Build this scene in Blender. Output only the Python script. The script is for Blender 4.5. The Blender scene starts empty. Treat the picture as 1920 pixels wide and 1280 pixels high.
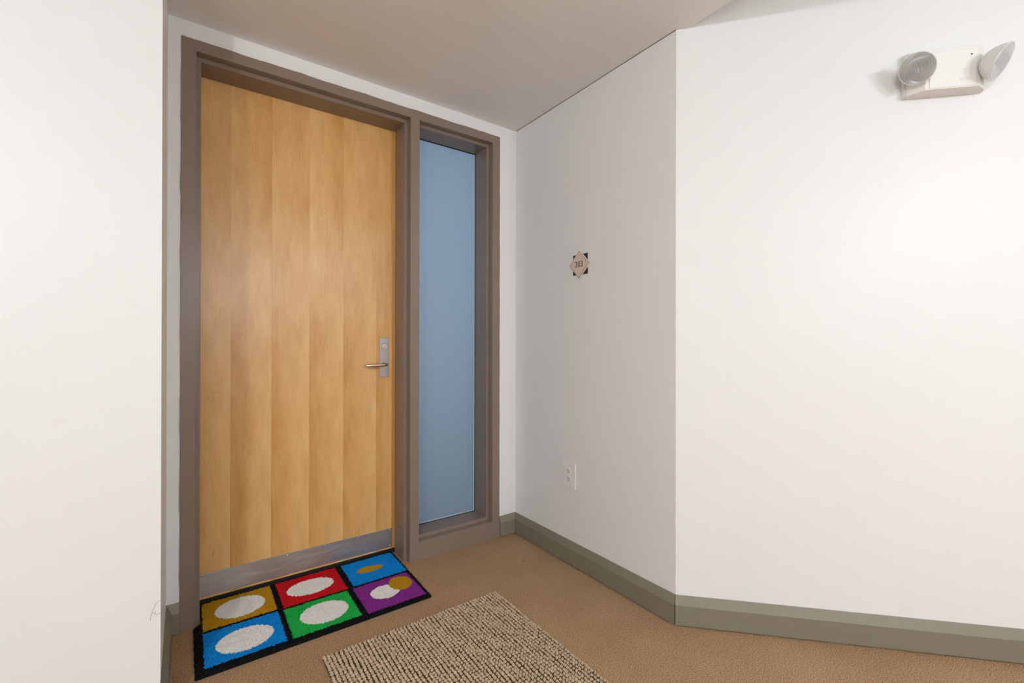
import bpy, bmesh, math, random
from mathutils import Matrix, Vector

random.seed(7)
SC = bpy.context.scene
COL = SC.collection

# ------------------------------------------------------------------ camera
HC = 1.09
cam_data = bpy.data.cameras.new('camera')
cam = bpy.data.objects.new('camera', cam_data)
COL.objects.link(cam)
cam_data.sensor_width = 36.0
cam_data.lens = 36.0 * 850.94 / 1920.0
cam_data.clip_start = 0.02
cam.rotation_mode = 'QUATERNION'
cam.rotation_quaternion = (Matrix.Rotation(-0.6237, 3, 'Z') @ Matrix.Rotation(math.pi / 2 + 0.0021, 3, 'X')
                           @ Matrix.Rotation(0.0018, 3, 'Z')).to_quaternion()
cam.location = (0, 0, HC)
SC.camera = cam

# ------------------------------------------------------------------ world, exposure, lights
world = bpy.data.worlds.new('world')
SC.world = world
world.use_nodes = True
world.node_tree.nodes['Background'].inputs[0].default_value = (0.55, 0.68, 0.9, 1)
world.node_tree.nodes['Background'].inputs[1].default_value = 0.3
SC.view_settings.view_transform = 'Standard'
SC.view_settings.look = 'None'
SC.view_settings.gamma = 1.0
SC.view_settings.use_curve_mapping = False
SC.view_settings.exposure = 0.0


def lamp(name, kind, loc, power, color, size, target=None, size_y=None):
    d = bpy.data.lights.new(name, kind)
    d.energy = power
    d.color = color
    if kind == 'AREA':
        d.size = size
        if size_y:
            d.shape = 'RECTANGLE'
            d.size_y = size_y
    else:
        d.shadow_soft_size = size
    o = bpy.data.objects.new(name, d)
    COL.objects.link(o)
    o.location = loc
    if target:
        o.rotation_euler = (Vector(target) - Vector(loc)).to_track_quat('-Z', 'Y').to_euler()
    return o


# lamps of the corridor behind the camera (under the low ceiling and in the hall), an added rear fill and the daylight of the flat behind the pane
lamp('corridor_lamp', 'POINT', (-1.30, -1.15, 2.10), 73, (0.89, 0.965, 1.045), 0.07)
lamp('hall_lamp', 'POINT', (1.65, -1.85, 2.05), 33, (0.89, 0.965, 1.045), 0.04)
lamp('rear_fill', 'POINT', (0.70, -3.0, 1.85), 65, (0.89, 0.965, 1.045), 0.12)  # unseen fill, added to even out the light on door and walls
lamp('flat_window_daylight', 'AREA', (1.35, 3.75, 1.55), 19, (0.70, 0.84, 1.0), 1.3, (1.2, 2.3, 1.2), 1.7)

# ------------------------------------------------------------------ helpers


def srgb(r, g, b):
    def f(c):
        c /= 255.0
        return c / 12.92 if c <= 0.04045 else ((c + 0.055) / 1.055) ** 2.4
    return (f(r), f(g), f(b), 1.0)


def mat(name, col, rough=0.6, metal=0.0, var=0.0, vscale=4.0, bump=0.0, bscale=200.0, spec=0.5, coat=0.0, dark=None):
    m = bpy.data.materials.new(name)
    m.use_nodes = True
    nt = m.node_tree
    b = nt.nodes['Principled BSDF']
    b.inputs['Roughness'].default_value = rough
    b.inputs['Metallic'].default_value = metal
    b.inputs['Specular IOR Level'].default_value = spec
    b.inputs['Coat Weight'].default_value = coat
    b.inputs['Base Color'].default_value = col
    tc = nt.nodes.new('ShaderNodeTexCoord')
    if var > 0:
        n = nt.nodes.new('ShaderNodeTexNoise')
        n.inputs['Scale'].default_value = vscale
        n.inputs['Detail'].default_value = 4
        nt.links.new(tc.outputs['Object'], n.inputs['Vector'])
        mx = nt.nodes.new('ShaderNodeMix')
        mx.data_type = 'RGBA'
        nt.links.new(n.outputs['Fac'], mx.inputs['Factor'])
        d = dark or tuple(c * (1 - var) for c in col[:3]) + (1,)
        l = tuple(min(1, c * (1 + var)) for c in col[:3]) + (1,)
        mx.inputs['A'].default_value = d
        mx.inputs['B'].default_value = l
        nt.links.new(mx.outputs['Result'], b.inputs['Base Color'])
    if bump > 0:
        n2 = nt.nodes.new('ShaderNodeTexNoise')
        n2.inputs['Scale'].default_value = bscale
        n2.inputs['Detail'].default_value = 3
        nt.links.new(tc.outputs['Object'], n2.inputs['Vector'])
        bp = nt.nodes.new('ShaderNodeBump')
        bp.inputs['Strength'].default_value = bump
        bp.inputs['Distance'].default_value = 0.002
        nt.links.new(n2.outputs['Fac'], bp.inputs['Height'])
        nt.links.new(bp.outputs['Normal'], b.inputs['Normal'])
    return m


def thing(name, label=None, cat=None, loc=(0, 0, 0), kind=None, group=None):
    o = bpy.data.objects.new(name, None)
    o.empty_display_size = 0.05
    COL.objects.link(o)
    o.location = loc
    return tag(o, label, cat, kind, group)


def tag(o, label=None, cat=None, kind=None, group=None):
    if label:
        o['label'] = label
    if cat:
        o['category'] = cat
    if kind:
        o['kind'] = kind
    if group:
        o['group'] = group
    return o


def root_loc(o):
    v = Vector((0, 0, 0))
    while o:
        v += o.location
        o = o.parent
    return v


def obj(name, bm, m, parent=None, bevel=0.0, smooth=False, label=None, kind=None, origin=None):
    """bm is in world coordinates; origin (world) becomes the object's origin."""
    me = bpy.data.meshes.new(name)
    if bevel > 0:
        bmesh.ops.remove_doubles(bm, verts=bm.verts, dist=1e-6)
        bmesh.ops.bevel(bm, geom=[e for e in bm.edges if e.is_manifold and e.calc_face_angle(0) > 0.3], offset=bevel,
                        segments=2, profile=0.5, affect='EDGES')
    bmesh.ops.recalc_face_normals(bm, faces=bm.faces)
    if origin is not None:
        bmesh.ops.translate(bm, verts=bm.verts, vec=-Vector(origin))
    for f in bm.faces:
        f.smooth = smooth
    bm.to_mesh(me)
    bm.free()
    for mm in (m if isinstance(m, (list, tuple)) else [m]):
        me.materials.append(mm)
    o = bpy.data.objects.new(name, me)
    COL.objects.link(o)
    base = Vector(origin) if origin is not None else Vector((0, 0, 0))
    if parent:
        o.parent = parent
        o.location = base - root_loc(parent)
    else:
        o.location = base
    return tag(o, label, None, kind)


def bx(bm, x0, x1, y0, y1, z0, z1, mi=0):
    v = [bm.verts.new((x, y, z)) for z in (z0, z1) for x, y in ((x0, y0), (x1, y0), (x1, y1), (x0, y1))]
    for q in ((3, 2, 1, 0), (4, 5, 6, 7), (0, 1, 5, 4), (1, 2, 6, 5), (2, 3, 7, 6), (3, 0, 4, 7)):
        bm.faces.new([v[i] for i in q]).material_index = mi
    return bm


def box(*a):
    return bx(bmesh.new(), *a)


def prism(pts, z0, z1, bm=None):
    """vertical prism over a plan polygon"""
    bm = bm or bmesh.new()
    lo = [bm.verts.new((x, y, z0)) for x, y in pts]
    hi = [bm.verts.new((x, y, z1)) for x, y in pts]
    n = len(pts)
    bm.faces.new(lo[::-1])
    bm.faces.new(hi)
    for i in range(n):
        bm.faces.new((lo[i], lo[(i + 1) % n], hi[(i + 1) % n], hi[i]))
    return bm


def sweep(prof, path_frames, bm=None):
    """loft a closed profile (list of points per station)"""
    bm = bm or bmesh.new()
    rings = [[bm.verts.new(p) for p in ring] for ring in path_frames]
    n = len(rings[0])
    for a, b in zip(rings, rings[1:]):
        for i in range(n):
            bm.faces.new((a[i], a[(i + 1) % n], b[(i + 1) % n], b[i]))
    bm.faces.new(rings[0][::-1])
    bm.faces.new(rings[-1])
    return bm


def frame_of(axis):
    z = Vector(axis).normalized()
    u = Vector((0, 0, 1)).cross(z)
    if u.length < 1e-4:
        u = Vector((1, 0, 0))
    u.normalize()
    return u, z.cross(u), z


def lathe(prof, c, axis, seg=32, bm=None, closed=False):
    """prof: (radius, height along axis)"""
    bm = bm or bmesh.new()
    u, w, z = frame_of(axis)
    c = Vector(c)
    rings = []
    for r, h in prof:
        if r < 1e-6:
            rings.append([bm.verts.new(c + z * h)])
        else:
            rings.append([bm.verts.new(c + z * h + (u * math.cos(t) + w * math.sin(t)) * r)
                          for t in [2 * math.pi * i / seg for i in range(seg)]])
    pairs = list(zip(rings, rings[1:]))
    if closed:
        pairs.append((rings[-1], rings[0]))
    for a, b in pairs:
        for i in range(seg):
            j = (i + 1) % seg
            if len(a) == 1 and len(b) == 1:
                continue
            if len(a) == 1:
                bm.faces.new((a[0], b[j], b[i]))
            elif len(b) == 1:
                bm.faces.new((a[i], a[j], b[0]))
            else:
                bm.faces.new((a[i], a[j], b[j], b[i]))
    return bm


def tube(pts, r, seg=8, bm=None):
    bm = bm or bmesh.new()
    pts = [Vector(p) for p in pts]
    rings = []
    for i, p in enumerate(pts):
        d = (pts[min(i + 1, len(pts) - 1)] - pts[max(i - 1, 0)])
        u, w, z = frame_of(d)
        rr = r[i] if isinstance(r, (list, tuple)) else r
        rings.append([p + (u * math.cos(t) + w * math.sin(t)) * rr for t in [2 * math.pi * k / seg for k in range(seg)]])
    return sweep(None, rings, bm)


# ------------------------------------------------------------------ materials
M = {}
M['wall'] = mat('white_wall_paint', srgb(238, 237, 235), 0.40, var=0.012, vscale=1.5, bump=0.04, bscale=220, spec=0.4)
M['ceiling'] = mat('ceiling_paint', srgb(246, 243, 240), 0.7, var=0.02, vscale=2.0, bump=0.06, bscale=180, spec=0.3)
M['frame'] = mat('taupe_frame_paint', srgb(139, 121, 108), 0.28, var=0.03, vscale=60, bump=0.04, bscale=420, spec=0.5)
M['base'] = mat('olive_grey_baseboard_paint', srgb(132, 125, 107), 0.42, var=0.02, vscale=20, spec=0.45)
M['core'] = mat('maple_edge', srgb(196, 146, 88), 0.5, var=0.05, vscale=30)
M['steel'] = mat('satin_steel', srgb(176, 174, 174), 0.33, metal=1.0, var=0.04, vscale=50)
M['chrome'] = mat('bright_steel', srgb(205, 203, 200), 0.18, metal=1.0)
M['black'] = mat('black_rubber', srgb(22, 22, 24), 0.6)
M['dark'] = mat('dark_slot', srgb(30, 27, 24), 0.7)
M['plastic'] = mat('white_plastic', srgb(240, 238, 234), 0.35, spec=0.5)
M['plastic2'] = mat('warm_white_plastic', srgb(238, 235, 228), 0.4, spec=0.4)
M['caulk'] = mat('old_brown_caulk', srgb(120, 98, 74), 0.8)
M['pencil'] = mat('grey_scuff', srgb(150, 150, 150), 0.8)
M['scuff'] = mat('black_scuff', srgb(40, 28, 20), 0.8)
M['light_leak'] = mat('pale_light_leak', srgb(205, 225, 238), 0.3)  # pale colour stands in for light leaking past the frosted film


def carpet_material():
    m = mat('tan_loop_carpet', srgb(176, 141, 104), 0.95, spec=0.1)
    nt = m.node_tree
    b = nt.nodes['Principled BSDF']
    tc = nt.nodes['Texture Coordinate']
    n1 = nt.nodes.new('ShaderNodeTexNoise')
    n1.inputs['Scale'].default_value = 260
    n1.inputs['Detail'].default_value = 2
    n2 = nt.nodes.new('ShaderNodeTexNoise')
    n2.inputs['Scale'].default_value = 5
    n2.inputs['Detail'].default_value = 5
    vo = nt.nodes.new('ShaderNodeTexVoronoi')
    vo.inputs['Scale'].default_value = 210
    for n in (n1, n2, vo):
        nt.links.new(tc.outputs['Object'], n.inputs['Vector'])
    r1 = nt.nodes.new('ShaderNodeValToRGB')
    r1.color_ramp.elements[0].position = 0.30
    r1.color_ramp.elements[0].color = srgb(132, 98, 66)
    r1.color_ramp.elements[1].position = 0.72
    r1.color_ramp.elements[1].color = srgb(214, 180, 142)
    nt.links.new(n1.outputs['Fac'], r1.inputs['Fac'])
    mx = nt.nodes.new('ShaderNodeMix')
    mx.data_type = 'RGBA'
    mx.blend_type = 'MULTIPLY'
    mx.inputs['Factor'].default_value = 1.0
    r2 = nt.nodes.new('ShaderNodeValToRGB')
    r2.color_ramp.elements[0].position = 0.25
    r2.color_ramp.elements[0].color = (0.88, 0.86, 0.84, 1)
    r2.color_ramp.elements[1].position = 0.7
    r2.color_ramp.elements[1].color = (1, 1, 1, 1)
    nt.links.new(n2.outputs['Fac'], r2.inputs['Fac'])
    nt.links.new(r1.outputs['Color'], mx.inputs['A'])
    nt.links.new(r2.outputs['Color'], mx.inputs['B'])
    nt.links.new(mx.outputs['Result'], b.inputs['Base Color'])
    bp = nt.nodes.new('ShaderNodeBump')
    bp.inputs['Strength'].default_value = 0.7
    bp.inputs['Distance'].default_value = 0.003
    bp.invert = True
    nt.links.new(vo.outputs['Distance'], bp.inputs['Height'])
    nt.links.new(bp.outputs['Normal'], b.inputs['Normal'])
    return m


def veneer_material(i, x0, x1, shade, flip, seed):
    """maple leaf: vertical grain with cathedral arches, chatoyant sheen painted as a colour drift from one edge to the other"""
    m = mat('maple_veneer', srgb(205, 160, 110), 0.30, spec=0.55)
    nt = m.node_tree
    b = nt.nodes['Principled BSDF']
    tc = nt.nodes['Texture Coordinate']
    L = nt.links.new

    def node(t):
        return nt.nodes.new(t)

    def math_(op, a, bb):
        n = node('ShaderNodeMath')
        n.operation = op
        for k, v in enumerate((a, bb)):
            if isinstance(v, (int, float)):
                n.inputs[k].default_value = v
            else:
                L(v, n.inputs[k])
        return n.outputs[0]
    sep = node('ShaderNodeSeparateXYZ')
    L(tc.outputs['Object'], sep.inputs[0])
    X, Z = sep.outputs['X'], sep.outputs['Z']
    w = x1 - x0
    t = math_('DIVIDE', math_('SUBTRACT', X, x0), w)           # 0..1 across the leaf
    if flip:
        t = math_('SUBTRACT', 1.0, t)
    # low-frequency warp
    comb = node('ShaderNodeCombineXYZ')
    L(math_('MULTIPLY', t, 1.3), comb.inputs[0])
    L(math_('MULTIPLY', Z, 1.6), comb.inputs[2])
    comb.inputs[1].default_value = seed
    nz = node('ShaderNodeTexNoise')
    nz.inputs['Scale'].default_value = 1.6
    nz.inputs['Detail'].default_value = 2.2
    L(comb.outputs[0], nz.inputs['Vector'])
    d = math_('SUBTRACT', t, 0.46)
    par = math_('MULTIPLY', math_('MULTIPLY', d, d), 9.0)       # parabola gives the arches
    fld = math_('ADD', math_('ADD', par, math_('MULTIPLY', Z, -1.15)), math_('MULTIPLY', nz.outputs['Fac'], 2.4))
    rings = math_('FRACT', math_('MULTIPLY', fld, 12.0), 0.0)
    # thin dark growth line
    rr = node('ShaderNodeValToRGB')
    e = rr.color_ramp.elements
    e[0].position = 0.0
    e[0].color = (1, 1, 1, 1)
    e[1].position = 1.0
    e[1].color = (0.0, 0.0, 0.0, 1)
    k = e.new(0.75)
    k.color = (0.72, 0.72, 0.72, 1)
    L(rings, rr.inputs['Fac'])
    # fine fibre
    comb2 = node('ShaderNodeCombineXYZ')
    L(math_('MULTIPLY', X, 260.0), comb2.inputs[0])
    L(math_('MULTIPLY', Z, 9.0), comb2.inputs[2])
    comb2.inputs[1].default_value = seed * 3.1
    nf = node('ShaderNodeTexNoise')
    nf.inputs['Scale'].default_value = 1.0
    nf.inputs['Detail'].default_value = 3
    L(comb2.outputs[0], nf.inputs['Vector'])
    # cloudy figure
    comb3 = node('ShaderNodeCombineXYZ')
    L(math_('MULTIPLY', t, 1.5), comb3.inputs[0])
    L(math_('MULTIPLY', Z, 3.0), comb3.inputs[2])
    comb3.inputs[1].default_value = seed * 1.7 + 4
    nc = node('ShaderNodeTexNoise')
    nc.inputs['Scale'].default_value = 2.0
    nc.inputs['Detail'].default_value = 4
    L(comb3.outputs[0], nc.inputs['Vector'])
    # total lightness 0..1
    # view-dependent sheen put into the colour, reversed at mid height: leaves brighten to the right below, to the left above
    sheen_turn = node('ShaderNodeMapRange')
    sheen_turn.inputs['From Min'].default_value = 1.05
    sheen_turn.inputs['From Max'].default_value = 1.65
    sheen_turn.inputs['To Min'].default_value = 0.55
    sheen_turn.inputs['To Max'].default_value = (-0.10, -0.60, -0.10, -0.55, -0.10, -0.20, 0.0)[i]
    L(Z, sheen_turn.inputs['Value'])
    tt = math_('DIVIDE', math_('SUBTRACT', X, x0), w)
    drift = math_('MULTIPLY', math_('SUBTRACT', tt, 0.5), sheen_turn.outputs[0])
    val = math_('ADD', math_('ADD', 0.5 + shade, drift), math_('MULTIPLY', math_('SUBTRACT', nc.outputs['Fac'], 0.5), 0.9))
    val = math_('ADD', val, math_('MULTIPLY', math_('SUBTRACT', nf.outputs['Fac'], 0.5), 0.5))
    val = math_('ADD', val, math_('MULTIPLY', math_('SUBTRACT', rr.outputs['Color'], 0.7), 0.26))
    ramp = node('ShaderNodeValToRGB')
    ramp.color_ramp.elements[0].position = 0.0
    ramp.color_ramp.elements[0].color = srgb(204, 144, 72)
    ramp.color_ramp.elements[1].position = 1.0
    ramp.color_ramp.elements[1].color = srgb(240, 196, 130)
    L(val, ramp.inputs['Fac'])
    L(ramp.outputs['Color'], b.inputs['Base Color'])
    return m


def brushed_steel():
    m = mat('brushed_kick_plate', srgb(150, 147, 146), 0.36, metal=1.0)
    nt = m.node_tree
    b = nt.nodes['Principled BSDF']
    tc = nt.nodes['Texture Coordinate']
    mp = nt.nodes.new('ShaderNodeMapping')
    mp.inputs['Scale'].default_value = (5, 5, 2400)
    n = nt.nodes.new('ShaderNodeTexNoise')
    n.inputs['Scale'].default_value = 1.0
    n.inputs['Detail'].default_value = 3
    nt.links.new(tc.outputs['Object'], mp.inputs['Vector'])
    nt.links.new(mp.outputs['Vector'], n.inputs['Vector'])
    r = nt.nodes.new('ShaderNodeValToRGB')
    r.color_ramp.elements[0].color = srgb(184, 179, 175)
    r.color_ramp.elements[1].color = srgb(206, 202, 198)
    nt.links.new(n.outputs['Fac'], r.inputs['Fac'])
    nt.links.new(r.outputs['Color'], b.inputs['Base Color'])
    bp = nt.nodes.new('ShaderNodeBump')
    bp.inputs['Strength'].default_value = 1.0
    bp.inputs['Distance'].default_value = 0.00045
    nt.links.new(n.outputs['Fac'], bp.inputs['Height'])
    nt.links.new(bp.outputs['Normal'], b.inputs['Normal'])
    return m


def frosted_glass():
    m = bpy.data.materials.new('frosted_pane')
    m.use_nodes = True
    nt = m.node_tree
    nt.nodes.clear()
    out = nt.nodes.new('ShaderNodeOutputMaterial')
    tr = nt.nodes.new('ShaderNodeBsdfTranslucent')
    df = nt.nodes.new('ShaderNodeBsdfDiffuse')
    gl = nt.nodes.new('ShaderNodeBsdfGlossy')
    df.inputs['Color'].default_value = srgb(150, 168, 184)
    gl.inputs['Roughness'].default_value = 0.28
    n = nt.nodes.new('ShaderNodeTexNoise')
    n.inputs['Scale'].default_value = 450
    tc = nt.nodes.new('ShaderNodeTexCoord')
    nt.links.new(tc.outputs['Object'], n.inputs['Vector'])
    r = nt.nodes.new('ShaderNodeValToRGB')
    r.color_ramp.elements[0].position = 0.3
    r.color_ramp.elements[0].color = (0.66, 0.74, 0.80, 1)
    r.color_ramp.elements[1].position = 0.7
    r.color_ramp.elements[1].color = (0.80, 0.86, 0.90, 1)
    nt.links.new(n.outputs['Fac'], r.inputs['Fac'])
    nt.links.new(r.outputs['Color'], tr.inputs['Color'])
    m1 = nt.nodes.new('ShaderNodeMixShader')
    m1.inputs[0].default_value = 0.3
    nt.links.new(tr.outputs[0], m1.inputs[1])
    nt.links.new(df.outputs[0], m1.inputs[2])
    m2 = nt.nodes.new('ShaderNodeMixShader')
    m2.inputs[0].default_value = 0.06
    nt.links.new(m1.outputs[0], m2.inputs[1])
    nt.links.new(gl.outputs[0], m2.inputs[2])
    nt.links.new(m2.outputs[0], out.inputs['Surface'])
    return m


def lens_glass():
    m = mat('ribbed_lens_glass', (0.95, 0.96, 0.97, 1), 0.06, spec=0.5)
    m.node_tree.nodes['Principled BSDF'].inputs['Transmission Weight'].default_value = 0.72
    return m


def island_material(name, col, spread=0.25, rough=0.9):
    m = mat(name, col, rough, spec=0.15)
    nt = m.node_tree
    g = nt.nodes.new('ShaderNodeNewGeometry')
    n = nt.nodes.new('ShaderNodeTexNoise')
    n.inputs['Scale'].default_value = 420
    nt.links.new(nt.nodes['Texture Coordinate'].outputs['Object'], n.inputs['Vector'])
    ad = nt.nodes.new('ShaderNodeMath')
    ad.operation = 'ADD'
    nt.links.new(g.outputs['Random Per Island'], ad.inputs[0])
    nt.links.new(n.outputs['Fac'], ad.inputs[1])
    hf = nt.nodes.new('ShaderNodeMath')
    hf.operation = 'MULTIPLY'
    hf.inputs[1].default_value = 0.5
    nt.links.new(ad.outputs[0], hf.inputs[0])
    mx = nt.nodes.new('ShaderNodeMix')
    mx.data_type = 'RGBA'
    mx.inputs['A'].default_value = tuple(c * (1 - spread) for c in col[:3]) + (1,)
    mx.inputs['B'].default_value = tuple(min(1, c * (1 + spread)) for c in col[:3]) + (1,)
    nt.links.new(hf.outputs[0], mx.inputs['Factor'])
    nt.links.new(mx.outputs['Result'], nt.nodes['Principled BSDF'].inputs['Base Color'])
    return m


M['carpet'] = carpet_material()
M['kick'] = brushed_steel()
M['pane'] = frosted_glass()
M['lens'] = lens_glass()

# ------------------------------------------------------------------ dimensions (metres)
X0, X1, D, H, YC = -0.0558, 1.5472, 2.1144, 2.3075, 1.0604   # alcove sides, door wall, low ceiling, outer corner
YL = 1.646                                                    # near corner of the left wall
ANG = 0.7618                                                  # splay of the right wall
DR = Vector((math.sin(ANG), -math.cos(ANG), 0))               # along the right wall
NR = Vector((-math.cos(ANG), -math.sin(ANG), 0))              # out of the right wall
A0 = Vector((X1, YC, 0))
XL, XR, ZT = -0.0160, 1.4330, 2.2435                          # frame outline
HALL_H = 2.95
XE = 1.577                                                    # edge of the low ceiling
REAR = -4.2


def W(a, o, z):
    """point on the right wall: a along it, o out of it"""
    return A0 + DR * a + NR * o + Vector((0, 0, z))


# ------------------------------------------------------------------ shell
RW_END = 3.4
E1 = W(RW_END, 0, 0)
E2 = W(RW_END, -0.12, 0)
obj('floor', prism([(-1.9, REAR - .1), (4.4, REAR - .1), (4.4, 3.0), (-1.9, 3.0)], -0.08, 0.0), M['carpet'], kind='structure')

bm = bmesh.new()
bx(bm, X0 - 0.12, XL, D, D + 0.2, 0, H + .05)
bx(bm, XR, X1 + 0.12, D, D + 0.2, 0, H + .05)
bx(bm, XL, XR, D, D + 0.2, ZT, H + .05)
obj('wall_back', bm, M['wall'], kind='structure', label='white wall around the door frame')
obj('wall_left', prism([(-1.8, YL), (X0, YL), (X0, D), (X0 - .12, D), (X0 - .12, YL + .12), (-1.8, YL + .12)], 0, HALL_H),
    M['wall'], kind='structure', label='bright white wall at the left that turns into the alcove')
p1 = W(0, -0.12, 0)
obj('wall_return', prism([(X1, D), (X1, YC + .0004), (X1 + .10, YC + .031), (X1 + .10, D)], 0, HALL_H), M['wall'],
    kind='structure', label='grey-white side wall of the alcove with the number sign')
obj('wall_right', prism([(X1, YC), (E1.x, E1.y), (E2.x, E2.y), (X1 + .10, YC + .03)], 0, HALL_H), M['wall'],
    kind='structure', label='wide splayed white wall at the right')
obj('wall_rear', box(-1.9, 4.4, REAR - .1, REAR, 0, HALL_H), M['wall'], kind='structure')
obj('wall_rear_left', box(-1.9, -1.8, REAR, YL + .12, 0, HALL_H), M['wall'], kind='structure')
obj('wall_rear_right', box(E1.x, E1.x + .1, REAR, E1.y + .15, 0, HALL_H), M['wall'], kind='structure')
obj('ceiling', prism([(-1.8, REAR), (XE, REAR), (XE, YC - 0.03 * 0.95), (X1, YC), (X1, D), (X0, D), (X0, YL), (-1.8, YL)], H, HALL_H),
    M['ceiling'], kind='structure', label='low grey-white ceiling over the door alcove')
obj('ceiling_hall', prism([(XE, REAR), (E1.x, REAR), (E1.x, E1.y), (X1 + .03, YC)], HALL_H, HALL_H + .08), M['ceiling'], kind='structure')
# brown crack of old caulk where the alcove's side wall meets the ceiling
obj('trim_1', tube([(X1 - .0005, D - .004 - (D - YC - .004) * i / 23, H - .0004 + random.uniform(-.0004, .0004)) for i in range(24)],
                   [0.0014 + 0.0006 * random.random() for i in range(24)], 6),
    M['caulk'], kind='structure', label='thin brown caulk line along the ceiling joint')

# scuff loop on the left wall's corner
sc = [(-0.0565, .350), (-0.063, .347), (-.069, .338), (-.0745, .322), (-.078, .309), (-.079, .300)]
sc2 = [(-.0745, .321), (-.070, .314), (-.0665, .322), (-.069, .313), (-.062, .311), (-.0565, .313)]
tgt = bpy.data.objects['wall_left']
for s in (sc, sc2):
    obj('scuff_mark', tube([(x, YL, z) for x, z in s], 0.0007, 5), M['pencil'], tgt, label='thin grey pencil-like scuff')

# ------------------------------------------------------------------ baseboards
BH, BB, BT, BG = 0.113, 0.080, 0.017, 0.005


def base_run(name, a, b, n_out, ma=0.0, mb=0.0, label=None):
    """a, b plan points on the wall; n_out unit vector out of the wall; ma, mb = mitre shift of the outer edge along the run per unit depth"""
    a, b, n = Vector(a), Vector(b), Vector(n_out)
    d = (b - a).normalized()
    prof = [(0, BG), (BT, BG), (BT, BB), (0.0012, BH), (0, BH)]
    rings = []
    for p, ms in ((a, ma), (b, mb)):
        rings.append([Vector((p.x, p.y, 0)) + Vector((n.x, n.y, 0)) * o + Vector((d.x, d.y, 0)) * o * ms + Vector((0, 0, z)) for o, z in prof])
    return obj(name, sweep(None, rings), M['base'], kind='structure', label=label)


base_run('baseboard_right', (X1, YC), W(RW_END, 0, 0).xy, NR.xy, -math.tan((math.pi - ANG - math.pi / 2) / 2) * 0.42, 0,
         'olive-grey baseboard along the splayed right wall')
base_run('baseboard_return', (X1, D), (X1, YC), (-1, 0), 1, 0.38, 'olive-grey baseboard under the number sign wall')
base_run('baseboard_back', (XR + .0005, D), (X1, D), (0, -1), 0, -1, 'short olive-grey baseboard beside the sidelight')
base_run('baseboard_back_left', (X0, D), (XL - .0005, D), (0, -1), 1, 0, 'tiny olive-grey baseboard left of the door frame')
base_run('baseboard_left_return', (X0, YL), (X0, D), (1, 0), -1, -1, 'olive-grey baseboard of the alcove left side')
base_run('baseboard_left', (-1.8, YL), (X0, YL), (0, -1), 0, 1, 'olive-grey baseboard along the left wall')

# ------------------------------------------------------------------ hollow metal frame of door and sidelight
frame = thing('trim_2', 'taupe painted metal frame around door and sidelight', None, (0, D, 0), 'structure')
F0, F1, F2 = D - 0.004, D + 0.036, D + 0.157     # face, stop step, door / pane plane
CI = (0.031, 0.901, 0.948, 1.385)                # inner edges of the faces
ZI, ZS = 2.2005, 0.095
ST = 0.0165


def wob(s):
    return 0.0012 * math.sin(s * 21.0) + 0.0010 * math.sin(s * 47.0 + 1.3) + 0.0006 * math.sin(s * 96 + .4)


def face_strip(bm, fixed, y0, y1, lo, hi, vertical, sign, n=44):
    """slab whose outer edge wobbles like a hand-cut paint line; fixed=(outer, inner)"""
    rings = []
    for i in range(n + 1):
        s = lo + (hi - lo) * i / n
        o = fixed[0] + sign * wob(s)
        q = fixed[1]
        if vertical:
            rings.append([(o, y0, s), (q, y0, s), (q, y1, s), (o, y1, s)])
        else:
            rings.append([(s, y0, o), (s, y0, q), (s, y1, q), (s, y1, o)])
    return sweep(None, rings, bm)


# left jamb
bm = bmesh.new()
face_strip(bm, (XL, CI[0]), F0, F1, 0, ZT, True, 1)
obj('jamb_face', bm, M['frame'], frame)
obj('jamb_stop', box(XL, CI[0] + ST, F1, F2, 0, ZI), M['frame'], frame, bevel=0.0012)
bm = bmesh.new()
face_strip(bm, (XR, CI[3]), F0, F1, 0, ZT, True, 0.5)
obj('jamb_face', bm, M['frame'], frame)
obj('jamb_stop', box(CI[3] - ST, XR, F1, F2, 0, ZI), M['frame'], frame, bevel=0.0012)
bm = bmesh.new()
face_strip(bm, (ZT, ZI), F0, F1, CI[0], CI[3], False, 0.8)
obj('head_face', bm, M['frame'], frame)
obj('head_stop', box(CI[0] + ST, CI[1] - ST, F1, F2, ZI - ST, ZT), M['frame'], frame, bevel=0.0012)
obj('head_stop', box(CI[2] + ST, CI[3] - ST, F1, F2, ZI - ST, ZT), M['frame'], frame, bevel=0.0012)
obj('mullion_face', box(CI[1], CI[2], F0, F1, 0, ZI), M['frame'], frame)
obj('mullion_stop', box(CI[1] - ST, CI[2] + ST, F1, F2, 0, ZT), M['frame'], frame, bevel=0.0012)
obj('sill_face', box(CI[2], CI[3], F0, F1, 0, ZS), M['frame'], frame)
obj('sill_stop', box(CI[2] + ST, CI[3] - ST, F1, F2, 0, ZS + ST), M['frame'], frame, bevel=0.0012)
# back of the rabbet
obj('rabbet', box(XL, XL + .010, F2, D + 0.2, 0, ZT), M['frame'], frame)
obj('rabbet', box(.921, .930, F2, D + 0.2, 0, ZT), M['frame'], frame)
obj('rabbet', box(XL, .93, F2, D + .2, ZI + .01, ZT), M['frame'], frame)

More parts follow.
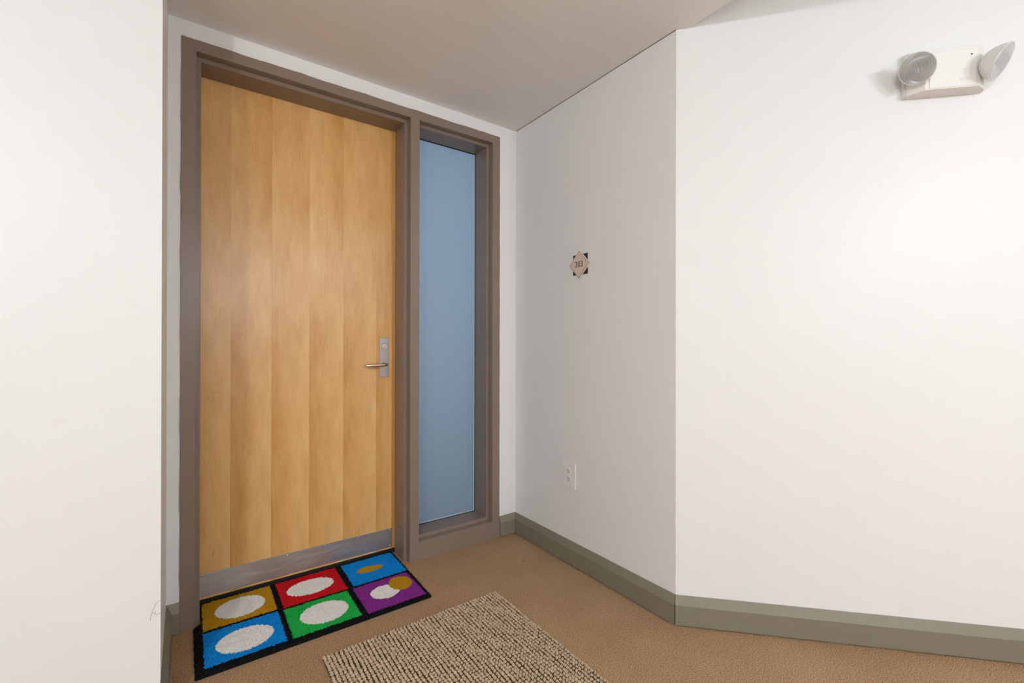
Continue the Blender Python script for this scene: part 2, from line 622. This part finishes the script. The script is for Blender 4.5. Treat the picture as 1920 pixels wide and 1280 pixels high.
# ------------------------------------------------------------------ sidelight pane
win = thing('window_1', 'tall frosted blue sidelight pane beside the wooden door', None, (1.166, D + .16, ZS), 'structure')
gx0, gx1, gz0, gz1 = CI[2] + ST, CI[3] - ST, ZS + ST, ZI - ST
obj('pane', box(gx0 - .01, gx1 + .01, F2 + .003, F2 + .009, gz0 - .01, gz1 + .01), M['pane'], win, label='frosted bluish glass pane')
for nm, a in (('gasket', (gx0, gx0 + .003, gz0, gz1)), ('gasket', (gx1 - .003, gx1, gz0, gz1)),
              ('gasket', (gx0, gx1, gz0, gz0 + .003)), ('gasket', (gx0, gx1, gz1 - .003, gz1))):
    obj(nm, box(a[0], a[1], F2 - .002, F2 + .003, a[2], a[3]), M['black'], win)
for a in ((gx1 - .0065, gx1 - .003, gz0 + .003, gz1 - .003), (gx0 + .003, gx0 + .0065, gz0 + .003, gz1 - .003),
          (gx0 + .0065, gx1 - .0065, gz0 + .003, gz0 + .0065)):
    obj('pane_light_leak', box(a[0], a[1], F2 + .0005, F2 + .003, a[2], a[3]), M['light_leak'], win)  # bright line of leaking light, painted as a pale strip

# the flat behind the pane
bm = bmesh.new()
bx(bm, .35, .45, D + .2, 4.2, 0, 2.6)
bx(bm, 2.1, 2.2, D + .2, 4.2, 0, 2.6)
bx(bm, .35, 2.2, 4.2, 4.3, 0, 2.6)
obj('wall_flat', bm, mat('flat_wall_paint', srgb(150, 165, 180), .7), kind='structure', label='walls of the flat behind the frosted pane')
obj('floor_flat', box(.35, 2.2, 3.0, 4.3, -.08, 0), mat('flat_floor', srgb(120, 130, 140), .6), kind='structure')
obj('ceiling_flat', box(.35, 2.2, D + .2, 4.3, 2.6, 2.68), M['ceiling'], kind='structure')

# ------------------------------------------------------------------ door
YD = F2 + .0015
door = thing('door_1', 'flush maple veneer door with steel kick plate', None, (0.465, YD, 0.02), 'structure')
DX0, DX1, DZ0, DZ1 = 0.022, 0.912, 0.025, 2.196
obj('door_gap_shade', box(DX0, DX1, YD + .004, YD + .020, .001, DZ0 + .002), M['black'], door)  # black strip standing in for the shadow gap under the door
obj('door_core', box(DX0, DX1, YD + .0022, YD + .044, DZ0, DZ1), M['core'], door)
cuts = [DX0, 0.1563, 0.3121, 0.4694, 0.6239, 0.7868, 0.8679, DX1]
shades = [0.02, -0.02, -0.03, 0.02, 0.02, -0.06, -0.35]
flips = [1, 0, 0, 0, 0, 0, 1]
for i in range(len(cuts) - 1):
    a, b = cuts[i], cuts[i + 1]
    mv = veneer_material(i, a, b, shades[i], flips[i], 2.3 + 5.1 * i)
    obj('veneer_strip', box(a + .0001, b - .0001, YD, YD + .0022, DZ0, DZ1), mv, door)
# kick plate
kp = obj('kick_plate', box(0.040, 0.871, YD - .0016, YD, 0.033, 0.130), M['kick'], door, bevel=0.0004, label='brushed steel kick plate')
for zz in (0.041, 0.122):
    for i in range(6):
        xx = 0.058 + i * (0.861 - 0.058) / 5
        c = Vector((xx, YD - .0016, zz))
        obj('screw', lathe([(0, .0016), (.0018, .0013), (.0034, 0.0002), (.0036, 0)], c, (0, -1, 0), 12), M['chrome'], kp, smooth=True)
obj('scuff_mark', sweep(None, [[(.0915, YD - .0003, .196), (.0925, YD - .0003, .1955), (.0925, YD, .1955), (.0915, YD, .196)],
                               [(.0985, YD - .0003, .2135), (.0995, YD - .0003, .213), (.0995, YD, .213), (.0985, YD, .2135)],
                               [(.1035, YD - .0003, .2165), (.104, YD - .0003, .216), (.104, YD, .216), (.1035, YD, .2165)]]),
    M['scuff'], door, label='small black scratch')
# lock
lk = obj('lock_plate', box(0.803, 0.8495, YD - .006, YD, 0.912, 1.1135), M['steel'], door, bevel=0.0012, label='tall satin steel lock plate')
cc = Vector((0.827, YD - .006, 1.068))
obj('key_cylinder', lathe([(0, .006), (.0125, .006), (.0135, .0045), (.0136, .0035), (.0165, .0035), (.0178, .0015), (.0178, 0)], cc, (0, -1, 0), 28),
    M['chrome'], lk, smooth=False)
obj('keyhole', box(.8262, .8278, YD - .0124, YD - .0118, 1.0585, 1.0695), M['dark'], lk)
hub = Vector((0.818, YD - .006, 0.976))
bm = lathe([(0, 0), (.0115, 0), (.0115, .010), (.0085, .012), (.0085, .042), (0, .042)], hub, (0, -1, 0), 20)
obj('lever_neck', bm, M['steel'], lk, smooth=False)
ly = YD - .046
bm = tube([(0.8285, ly, .9765), (0.826, ly, .9765), (.79, ly, .9757), (.745, ly, .9742), (.7225, ly, .9735), (.7195, ly, .9735)],
          [.0068, .0082, .0082, .0082, .0082, .0070], 18)
obj('lever', bm, mat('satin_nickel_lever', srgb(226, 212, 194), 0.24, metal=1.0), lk, smooth=True, label='straight round satin lever')

# ------------------------------------------------------------------ room number sign
SY, SZ = 1.5845, 1.4665
sign = thing('room_number_sign', 'tan diamond door-number sign 203 on a black square backing', 'sign', (X1, SY, SZ))
obj('backing_square', box(X1 - .004, X1, SY - .048, SY + .048, SZ - .049, SZ + .049), M['black'], sign, bevel=.0006, label='black square backing')


def diamond(r, x0, x1):
    bm = bmesh.new()
    lo = [bm.verts.new((x0, SY + a * r, SZ + b * r)) for a, b in ((1, 0), (0, 1), (-1, 0), (0, -1))]
    hi = [bm.verts.new((x1, SY + a * r, SZ + b * r)) for a, b in ((1, 0), (0, 1), (-1, 0), (0, -1))]
    bm.faces.new(lo)
    bm.faces.new(hi[::-1])
    for i in range(4):
        bm.faces.new((lo[i], lo[(i + 1) % 4], hi[(i + 1) % 4], hi[i]))
    return bm


tan = mat('rose_tan_laminate', srgb(222, 200, 184), .45, var=.10, vscale=120)
pale = mat('pale_sign_edge', srgb(236, 222, 206), .4)
brown = mat('dark_brown_print', srgb(60, 44, 34), .6)
dp = obj('diamond_plate', diamond(.0675, X1 - .0105, X1 - .004), pale, sign, bevel=.0005, label='rose-tan diamond plate')
bm = bmesh.new()
# thin brown border line on the plate, four strips
rA, rB = .0640, .0622
for k in range(4):
    c0, c1 = ((1, 0), (0, 1), (-1, 0), (0, -1))[k], ((0, 1), (-1, 0), (0, -1), (1, 0))[k]
    q = []
    for xx in (X1 - .0105, X1 - .0109):
        q.append([bm.verts.new((xx, SY + c[0] * r, SZ + c[1] * r)) for c, r in ((c0, rA), (c1, rA), (c1, rB), (c0, rB))])
    bm.faces.new(q[0])
    bm.faces.new(q[1][::-1])
    for i in range(4):
        bm.faces.new((q[0][i], q[0][(i + 1) % 4], q[1][(i + 1) % 4], q[1][i]))
obj('border_line', bm, brown, dp)
obj('face_panel', diamond(.0621, X1 - .0109, X1 - .0104), tan, dp)


def text_mesh(txt, size, ext, bold=0.0):
    cu = bpy.data.curves.new('text', 'FONT')
    cu.body = txt
    cu.size = size
    cu.align_x = 'CENTER'
    cu.align_y = 'CENTER'
    cu.extrude = ext
    cu.offset = bold
    to = bpy.data.objects.new('text', cu)
    COL.objects.link(to)
    dg = bpy.context.evaluated_depsgraph_get()
    me = bpy.data.meshes.new_from_object(to.evaluated_get(dg))
    bpy.data.objects.remove(to)
    return me


me = text_mesh('203', 0.040, .0004, .0)
bm = bmesh.new()
bm.from_mesh(me)
xs = [v.co.x for v in bm.verts]
ys = [v.co.y for v in bm.verts]
cx, cy = (min(xs) + max(xs)) / 2, (min(ys) + max(ys)) / 2
fx, fy = 0.052 / (max(xs) - min(xs)), .0265 / (max(ys) - min(ys))
for v in bm.verts:
    v.co = Vector((X1 - .0112 - v.co.z, SY + .001 - (v.co.x - cx) * fx, SZ + .001 + (v.co.y - cy) * fy))
obj('number', bm, brown, dp, label='dark digits 203')

# ------------------------------------------------------------------ outlet
OY, OZ = 1.6585, 0.4355
out = thing('wall_outlet', 'white duplex power outlet low on the alcove side wall', 'outlet', (X1, OY, OZ))
pl = obj('cover_plate', box(X1 - .0065, X1, OY - .0445, OY + .0445, OZ - .062, OZ + .062), M['plastic'], out, bevel=.002)
obj('screw', lathe([(0, .001), (.003, .0006), (.0033, 0)], (X1 - .0065, OY, OZ), (-1, 0, 0), 10), M['plastic2'], pl)
for s in (1, -1):
    cz = OZ + s * .0195
    bm = lathe([(0, 0.002), (.0150, 0.002), (.0163, .0012), (.0163, 0)], (X1 - .0065, OY, cz), (-1, 0, 0), 24)
    for v in bm.verts:      # flattened sides of a duplex face
        v.co.z = cz + max(-.0135, min(.0135, v.co.z - cz))
    rc = obj('receptacle', bm, M['plastic2'], out)
    xx = X1 - .0085
    obj('slot', box(xx - .0005, xx + .0003, OY + .0048, OY + .0078, cz - .001, cz + .0085), M['dark'], rc)
    obj('slot', box(xx - .0005, xx + .0003, OY - .0078, OY - .0050, cz, cz + .0085), M['dark'], rc)
    obj('ground_hole', lathe([(0, .0005), (.0031, .0005), (.0031, -.0003)], (xx, OY - .0005, cz - .0068), (-1, 0, 0), 12), M['dark'], rc)

# ------------------------------------------------------------------ emergency light
em = thing('emergency_light', 'white emergency light box with two round swivel lamps on the right wall', 'light', W(.88, 0, 1.96))


def solid_a(sections):
    """loft of sections: (o, a0, a1, z0, z1)"""
    return sweep(None, [[W(a0, o, z0), W(a1, o, z0), W(a1, o, z1), W(a0, o, z1)] for o, a0, a1, z0, z1 in sections])


obj('back_plate', solid_a([(0.0, .766, 1.008, 1.959, 2.110), (.0185, .768, 1.006, 1.9585, 2.110)]), M['plastic2'], em, bevel=.001)
obj('housing', solid_a([(.0195, .770, 1.004, 1.958, 2.109), (.030, .776, 1.000, 1.958, 2.107), (.060, .806, .966, 1.958, 2.096)]), M['plastic2'], em, bevel=.0014)
fc = obj('front_cover', solid_a([(.060, .8165, .958, 1.961, 2.086), (.0625, .819, .9555, 1.9625, 2.0835)]), M['plastic'], em, bevel=.0008)
obj('test_button', lathe([(0, .002), (.0022, .0018), (.0026, 0)], W(.941, .0625, 2.066), NR, 12), M['dark'], fc)
# small embossed maker's mark, too small to read in the picture
grey = mat('embossed_grey', srgb(214, 210, 204), .5)
bm = bmesh.new()
for a0, a1, z0, z1 in ((.9085, .9092, 1.978, 1.990), (.9085, .9135, 1.978, 1.9787), (.9128, .9135, 1.978, 1.988), (.9085, .9115, 1.9893, 1.990),
                       (.916, .934, 1.9825, 1.9832), (.916, .934, 1.9868, 1.9875)):
    sweep(None, [[W(a0, o, z0), W(a1, o, z0), W(a1, o, z1), W(a0, o, z1)] for o in (.0622, .0629)], bm)
obj('maker_mark', bm, grey, fc)


def wvec(a, o, z):
    return DR * a + NR * o + Vector((0, 0, z))


def head(center, axis, root, r=.0565):
    ax = axis.normalized()
    u, w, z = frame_of(ax)
    # bowl (opaque white shell), silver reflector, ribbed lens, rim
    prof = [(0, -.052), (.014, -.0515), (.028, -.046), (.040, -.035), (r - .0075, -.020), (r - .0015, -.004), (r, 0), (r - .0018, 0),
            (r - .0095, -.018), (.038, -.032), (.026, -.0425), (.012, -.047), (0, -.048)]
    hd = obj('lamp_head', lathe(prof, center, ax, 48), M['plastic2'], em, smooth=True)
    prof = [(0.0, -.0455), (.012, -.0445), (.026, -.040), (.037, -.030), (r - .0105, -.0165), (r - .003, -.0015)]
    obj('reflector', lathe(prof, center, ax, 40), mat('silver_reflector', srgb(250, 250, 250), .08, metal=1.0), hd, smooth=True)
    obj('bulb', lathe([(0, -.012), (.005, -.0135), (.007, -.019), (.006, -.026), (.004, -.030), (.004, -.040)], center, ax, 16),
        mat('lamp_bulb', srgb(240, 240, 238), .15), hd, smooth=True)
    # lens
    bm = bmesh.new()
    R = r - .003
    nr, ns = 34, 72
    lay = []
    for side in (0, 1):
        rings = [[bm.verts.new(Vector(center) + ax * (.0055 if side == 0 else .0030))]]
        for i in range(1, nr + 1):
            rr = R * i / nr
            ring = []
            for j in range(ns):
                t = 2 * math.pi * j / ns
                px, py = rr * math.cos(t), rr * math.sin(t)
                h = .0055 * (1 - (rr / R) ** 2) ** .7 if rr < R else 0
                if side == 0:
                    if abs(py) < .022 and rr < R * .93:
                        h += .0009 * math.sin(px * 2 * math.pi / .0052)
                    elif rr < R * .93:
                        h += .0006 * math.sin(px * 2 * math.pi / .0078) * math.sin(py * 2 * math.pi / .0078)
                    h += .001
                else:
                    h = h - .0015
                ring.append(bm.verts.new(Vector(center) + ax * h + u * px + w * py))
            rings.append(ring)
        for j in range(ns):
            bm.faces.new((rings[0][0], rings[1][j], rings[1][(j + 1) % ns]))
        for a, b in zip(rings[1:], rings[2:]):
            for j in range(ns):
                bm.faces.new((a[j], a[(j + 1) % ns], b[(j + 1) % ns], b[j]))
        lay.append(rings[-1])
    for j in range(ns):
        bm.faces.new((lay[0][j], lay[0][(j + 1) % ns], lay[1][(j + 1) % ns], lay[1][j]))
    obj('lens', bm, M['lens'], hd, smooth=True, label='clear ribbed lens')
    obj('rim', lathe([(r - .0028, .0005), (r - .0026, .0014), (r - .0008, .0014), (r + .0002, .0003), (r + .0002, -.002)], center, ax, 48),
        mat('clear_rim', srgb(226, 226, 224), .2), hd, smooth=True)
    for q in (-.6, .6, 2.6):
        pq = Vector(center) + (u * math.cos(q) + w * math.sin(q)) * (r + .0002)
        obj('clip', lathe([(0, .0022), (.0017, .0022), (.0017, -.003), (0, -.003)], pq, ax, 8), M['plastic2'], hd)
    return hd


c1 = W(.764, .090, 2.019)
c2 = W(1.004, .092, 2.014)
ax1 = wvec(-.64, .62, -.55)
ax2 = wvec(.62, .58, -.50)
h1 = head(c1, ax1, em, r=.0505)
h2 = head(c2, ax2, em, r=.0575)
for c, ax, foot in ((c1, ax1, W(.786, .040, 2.045)), (c2, ax2, W(.992, .034, 2.020))):
    back = Vector(c) - ax.normalized() * .050
    mid = (back + foot) / 2 + wvec(0, 0.004, 0)
    obj('swivel_neck', tube([foot, mid, back], [.011, .009, .010], 14), M['plastic2'], em, smooth=True)
    obj('swivel_base', lathe([(0, .004), (.014, .004), (.017, 0), (.017, -.004)], foot, (mid - foot), 20), M['plastic2'], em)

# ------------------------------------------------------------------ sprinkler on the low ceiling (just above the picture's edge)
sp = thing('ceiling_sprinkler', 'small white sprinkler head on the low ceiling above the door', 'sprinkler', (.784, 1.30, H))
obj('escutcheon', lathe([(0, -.012), (.020, -.012), (.034, -.004), (.036, 0), (0, 0)], (.784, 1.30, H), (0, 0, 1), 24), M['plastic2'], sp, smooth=True)
obj('nozzle', lathe([(0, -.045), (.006, -.045), (.010, -.030), (.010, -.010), (0, -.010)], (.784, 1.30, H), (0, 0, 1), 12), M['chrome'], sp)
obj('deflector', lathe([(0, -.050), (.018, -.050), (.018, -.0485), (0, -.0485)], (.784, 1.30, H), (0, 0, 1), 16), M['chrome'], sp)

# ------------------------------------------------------------------ coir doormat (plain coloured panels)
mt = thing('doormat', 'black bordered doormat with six bright coloured panels at the wooden door', 'doormat', (.445, 2.02, 0))
cols = {'black': srgb(14, 14, 17), 'gold': srgb(178, 132, 20), 'blue': srgb(8, 128, 205), 'red': srgb(190, 20, 30),
        'green': srgb(30, 165, 70), 'purple': srgb(128, 44, 132), 'white': srgb(228, 222, 216), 'rubber': srgb(18, 18, 18)}
names = list(cols)
mm = [island_material('coir_' + k, c, .35) for k, c in cols.items()]
MY0, MY1 = 1.776, 2.2695


def mat_x(s, y):
    """mat outline: s 0..1 across; squeezed between the jambs inside the door recess"""
    t = (y - MY0) / (MY1 - MY0)
    left = .027 if y < 2.090 else .027 + (.0500 - .027) * min(1, (y - 2.090) / .02)
    right = .857 + .012 * t
    return left + (right - left) * s


PAN = [  # x0, x1, y0, y1, colour, oval (cx, cy, rx, ry, colour)
    (.053, .302, 2.040, 2.258, 'gold', (.185, 2.150, .088, .078, 'white')),
    (.053, .302, 1.806, 2.026, 'blue', (.180, 1.908, .092, .074, 'white')),
    (.324, .578, 2.032, 2.258, 'red', (.452, 2.146, .096, .066, 'white')),
    (.322, .570, 1.803, 2.020, 'green', (.455, 1.912, .090, .076, 'white')),
    (.605, .852, 2.034, 2.256, 'blue', (.716, 2.150, .062, .030, 'gold')),
    (.594, .842, 1.796, 2.020, 'purple', (.705, 1.915, .062, .056, 'white')),
]


def mat_colour(x, y):
    for a, b, c, d, k, ov in PAN:
        sk = (y - 1.8) * .02
        if a + sk * .4 <= x <= b + sk * .4 and c <= y <= d:
            if k == 'purple':
                if ((x - .785) / .050) ** 2 + ((y - 1.945) / .060) ** 2 < 1:
                    return 'gold'
            if ((x - ov[0]) / ov[2]) ** 2 + ((y - ov[1]) / ov[3]) ** 2 < 1:
                return ov[4]
            return k
    return 'black'


NX, NY = 300, 178
rnd = random.Random(3)
verts, faces, mids = [], [], []
for j in range(NY + 1):
    for i in range(NX + 1):
        y = MY0 + (MY1 - MY0) * j / NY
        x = mat_x(i / NX, y)
        edge = min(i, NX - i, j, NY - j)
        z = .0115 + rnd.uniform(-.0022, .0026)
        ex = rnd.uniform(-.0011, .0011)
        ey = rnd.uniform(-.0011, .0011)
        if edge == 0:
            z = .0035
            ex *= 1.5
            ey *= 1.5
        elif edge == 1:
            z -= .002
        y2 = y + ey
        if j == NY:
            y2 = y
        if y > 2.10 and i == 0:
            ex = abs(ex)
        verts.append((x + ex, y2, z))
for j in range(NY):
    for i in range(NX):
        q = (j * (NX + 1) + i, j * (NX + 1) + i + 1, (j + 1) * (NX + 1) + i + 1, (j + 1) * (NX + 1) + i)
        faces.append(q)
        cx = (verts[q[0]][0] + verts[q[2]][0]) / 2
        cy = (verts[q[0]][1] + verts[q[2]][1]) / 2
        mids.append(names.index(mat_colour(cx + rnd.uniform(-.0015, .0015), cy + rnd.uniform(-.0015, .0015))))
me = bpy.data.meshes.new('pile')
me.from_pydata(verts, [], faces)
for m_ in mm:
    me.materials.append(m_)
me.polygons.foreach_set('material_index', mids)
po = bpy.data.objects.new('pile', me)
COL.objects.link(po)
po.parent = mt
po.location = -mt.location
tag(po, 'coarse coir pile in coloured panels', None, 'stuff')
bm = bmesh.new()
rings = []
for j in range(0, 25):
    y = MY0 + (MY1 - MY0) * j / 24
    a, b = mat_x(0, y) + .0015, mat_x(1, y) - .0015
    rings.append([(a, y, .0008), (b, y, .0008), (b, y, .0050), (a, y, .0050)])
obj('backing', sweep(None, rings), mm[-1], mt, label='thin black rubber backing')

# ------------------------------------------------------------------ woven sisal rug
RX0, RX1, RY0, RY1 = .383, 1.1005, .50, 1.649
rug = thing('woven_rug', 'beige chunky loop-woven rug lying in front of the doormat', 'rug', ((RX0 + RX1) / 2, (RY0 + RY1) / 2, 0))
obj('rug_backing', box(RX0 + .002, RX1 - .002, RY0 + .002, RY1 - .002, .0006, .0050), mat('dark_jute_backing', srgb(66, 49, 33), .95, var=.3, vscale=300), rug)
NC, NRW = 52, 82
dx, dy = (RX1 - RX0) / NC, (RY1 - RY0) / NRW
rnd = random.Random(11)
verts, faces = [], []
SEG = 8
for c in range(NC):
    for r in range(NRW):
        x = RX0 + (c + .5) * dx + rnd.uniform(-.0009, .0009) + .0012 * math.sin(r * .35 + c)
        y = RY0 + (r + .5) * dy + rnd.uniform(-.0010, .0010) + .0018 * math.sin(c * .22)
        tl = rnd.uniform(.05, .40)                      # yarn slants across the row
        top = rnd.uniform(.75, 1.25)
        for st in (-1, 1):                              # each stitch shows two strands
            lx = dx * .45 * rnd.uniform(.80, 1.10)
            ly_ = dy * .215 * rnd.uniform(.8, 1.2)
            hz = .0058 * top * rnd.uniform(.8, 1.15)
            x_ = x + rnd.uniform(-.0008, .0008)
            y_ = y + st * dy * .19 + rnd.uniform(-.0005, .0005)
            b0 = len(verts)
            for sx, h in ((1.0, .0), (.97, .35), (.72, .80), (.34, .98)):
                for k in range(SEG):
                    t = 2 * math.pi * k / SEG
                    px, py = lx * sx * math.cos(t), ly_ * sx * math.sin(t)
                    verts.append((x_ + px, y_ + py + tl * px, .0042 + hz * h))
            verts.append((x_, y_, .0042 + hz * 1.02))
            for a in range(3):
                for k in range(SEG):
                    k2 = (k + 1) % SEG
                    faces.append((b0 + a * SEG + k, b0 + a * SEG + k2, b0 + (a + 1) * SEG + k2, b0 + (a + 1) * SEG + k))
            for k in range(SEG):
                faces.append((b0 + 3 * SEG + k, b0 + 3 * SEG + (k + 1) % SEG, b0 + 4 * SEG))
me = bpy.data.meshes.new('loop_pile')
me.from_pydata(verts, [], faces)
me.polygons.foreach_set('use_smooth', [True] * len(faces))
me.materials.append(island_material('beige_sisal_yarn', srgb(200, 176, 145), .24))
lo = bpy.data.objects.new('loop_pile', me)
COL.objects.link(lo)
lo.parent = rug
lo.location = -rug.location
tag(lo, 'rows of chunky beige yarn loops', None, 'stuff')

# small stain on the carpet by the sidelight
bm = bmesh.new()
for k in range(7):
    cx, cy = 1.368 + rnd.uniform(-.012, .012), 1.808 + rnd.uniform(-.012, .012)
    rr = rnd.uniform(.003, .008)
    vs = [bm.verts.new((cx + rr * math.cos(t) * rnd.uniform(.7, 1.2), cy + rr * math.sin(t) * rnd.uniform(.7, 1.2), .0004 + .0002 * k)) for t in [i * math.pi / 4 for i in range(8)]]
    bm.faces.new(vs)
obj('stain', bm, mat('carpet_stain', srgb(156, 121, 87), .95), bpy.data.objects['floor'], label='small dark carpet stain')
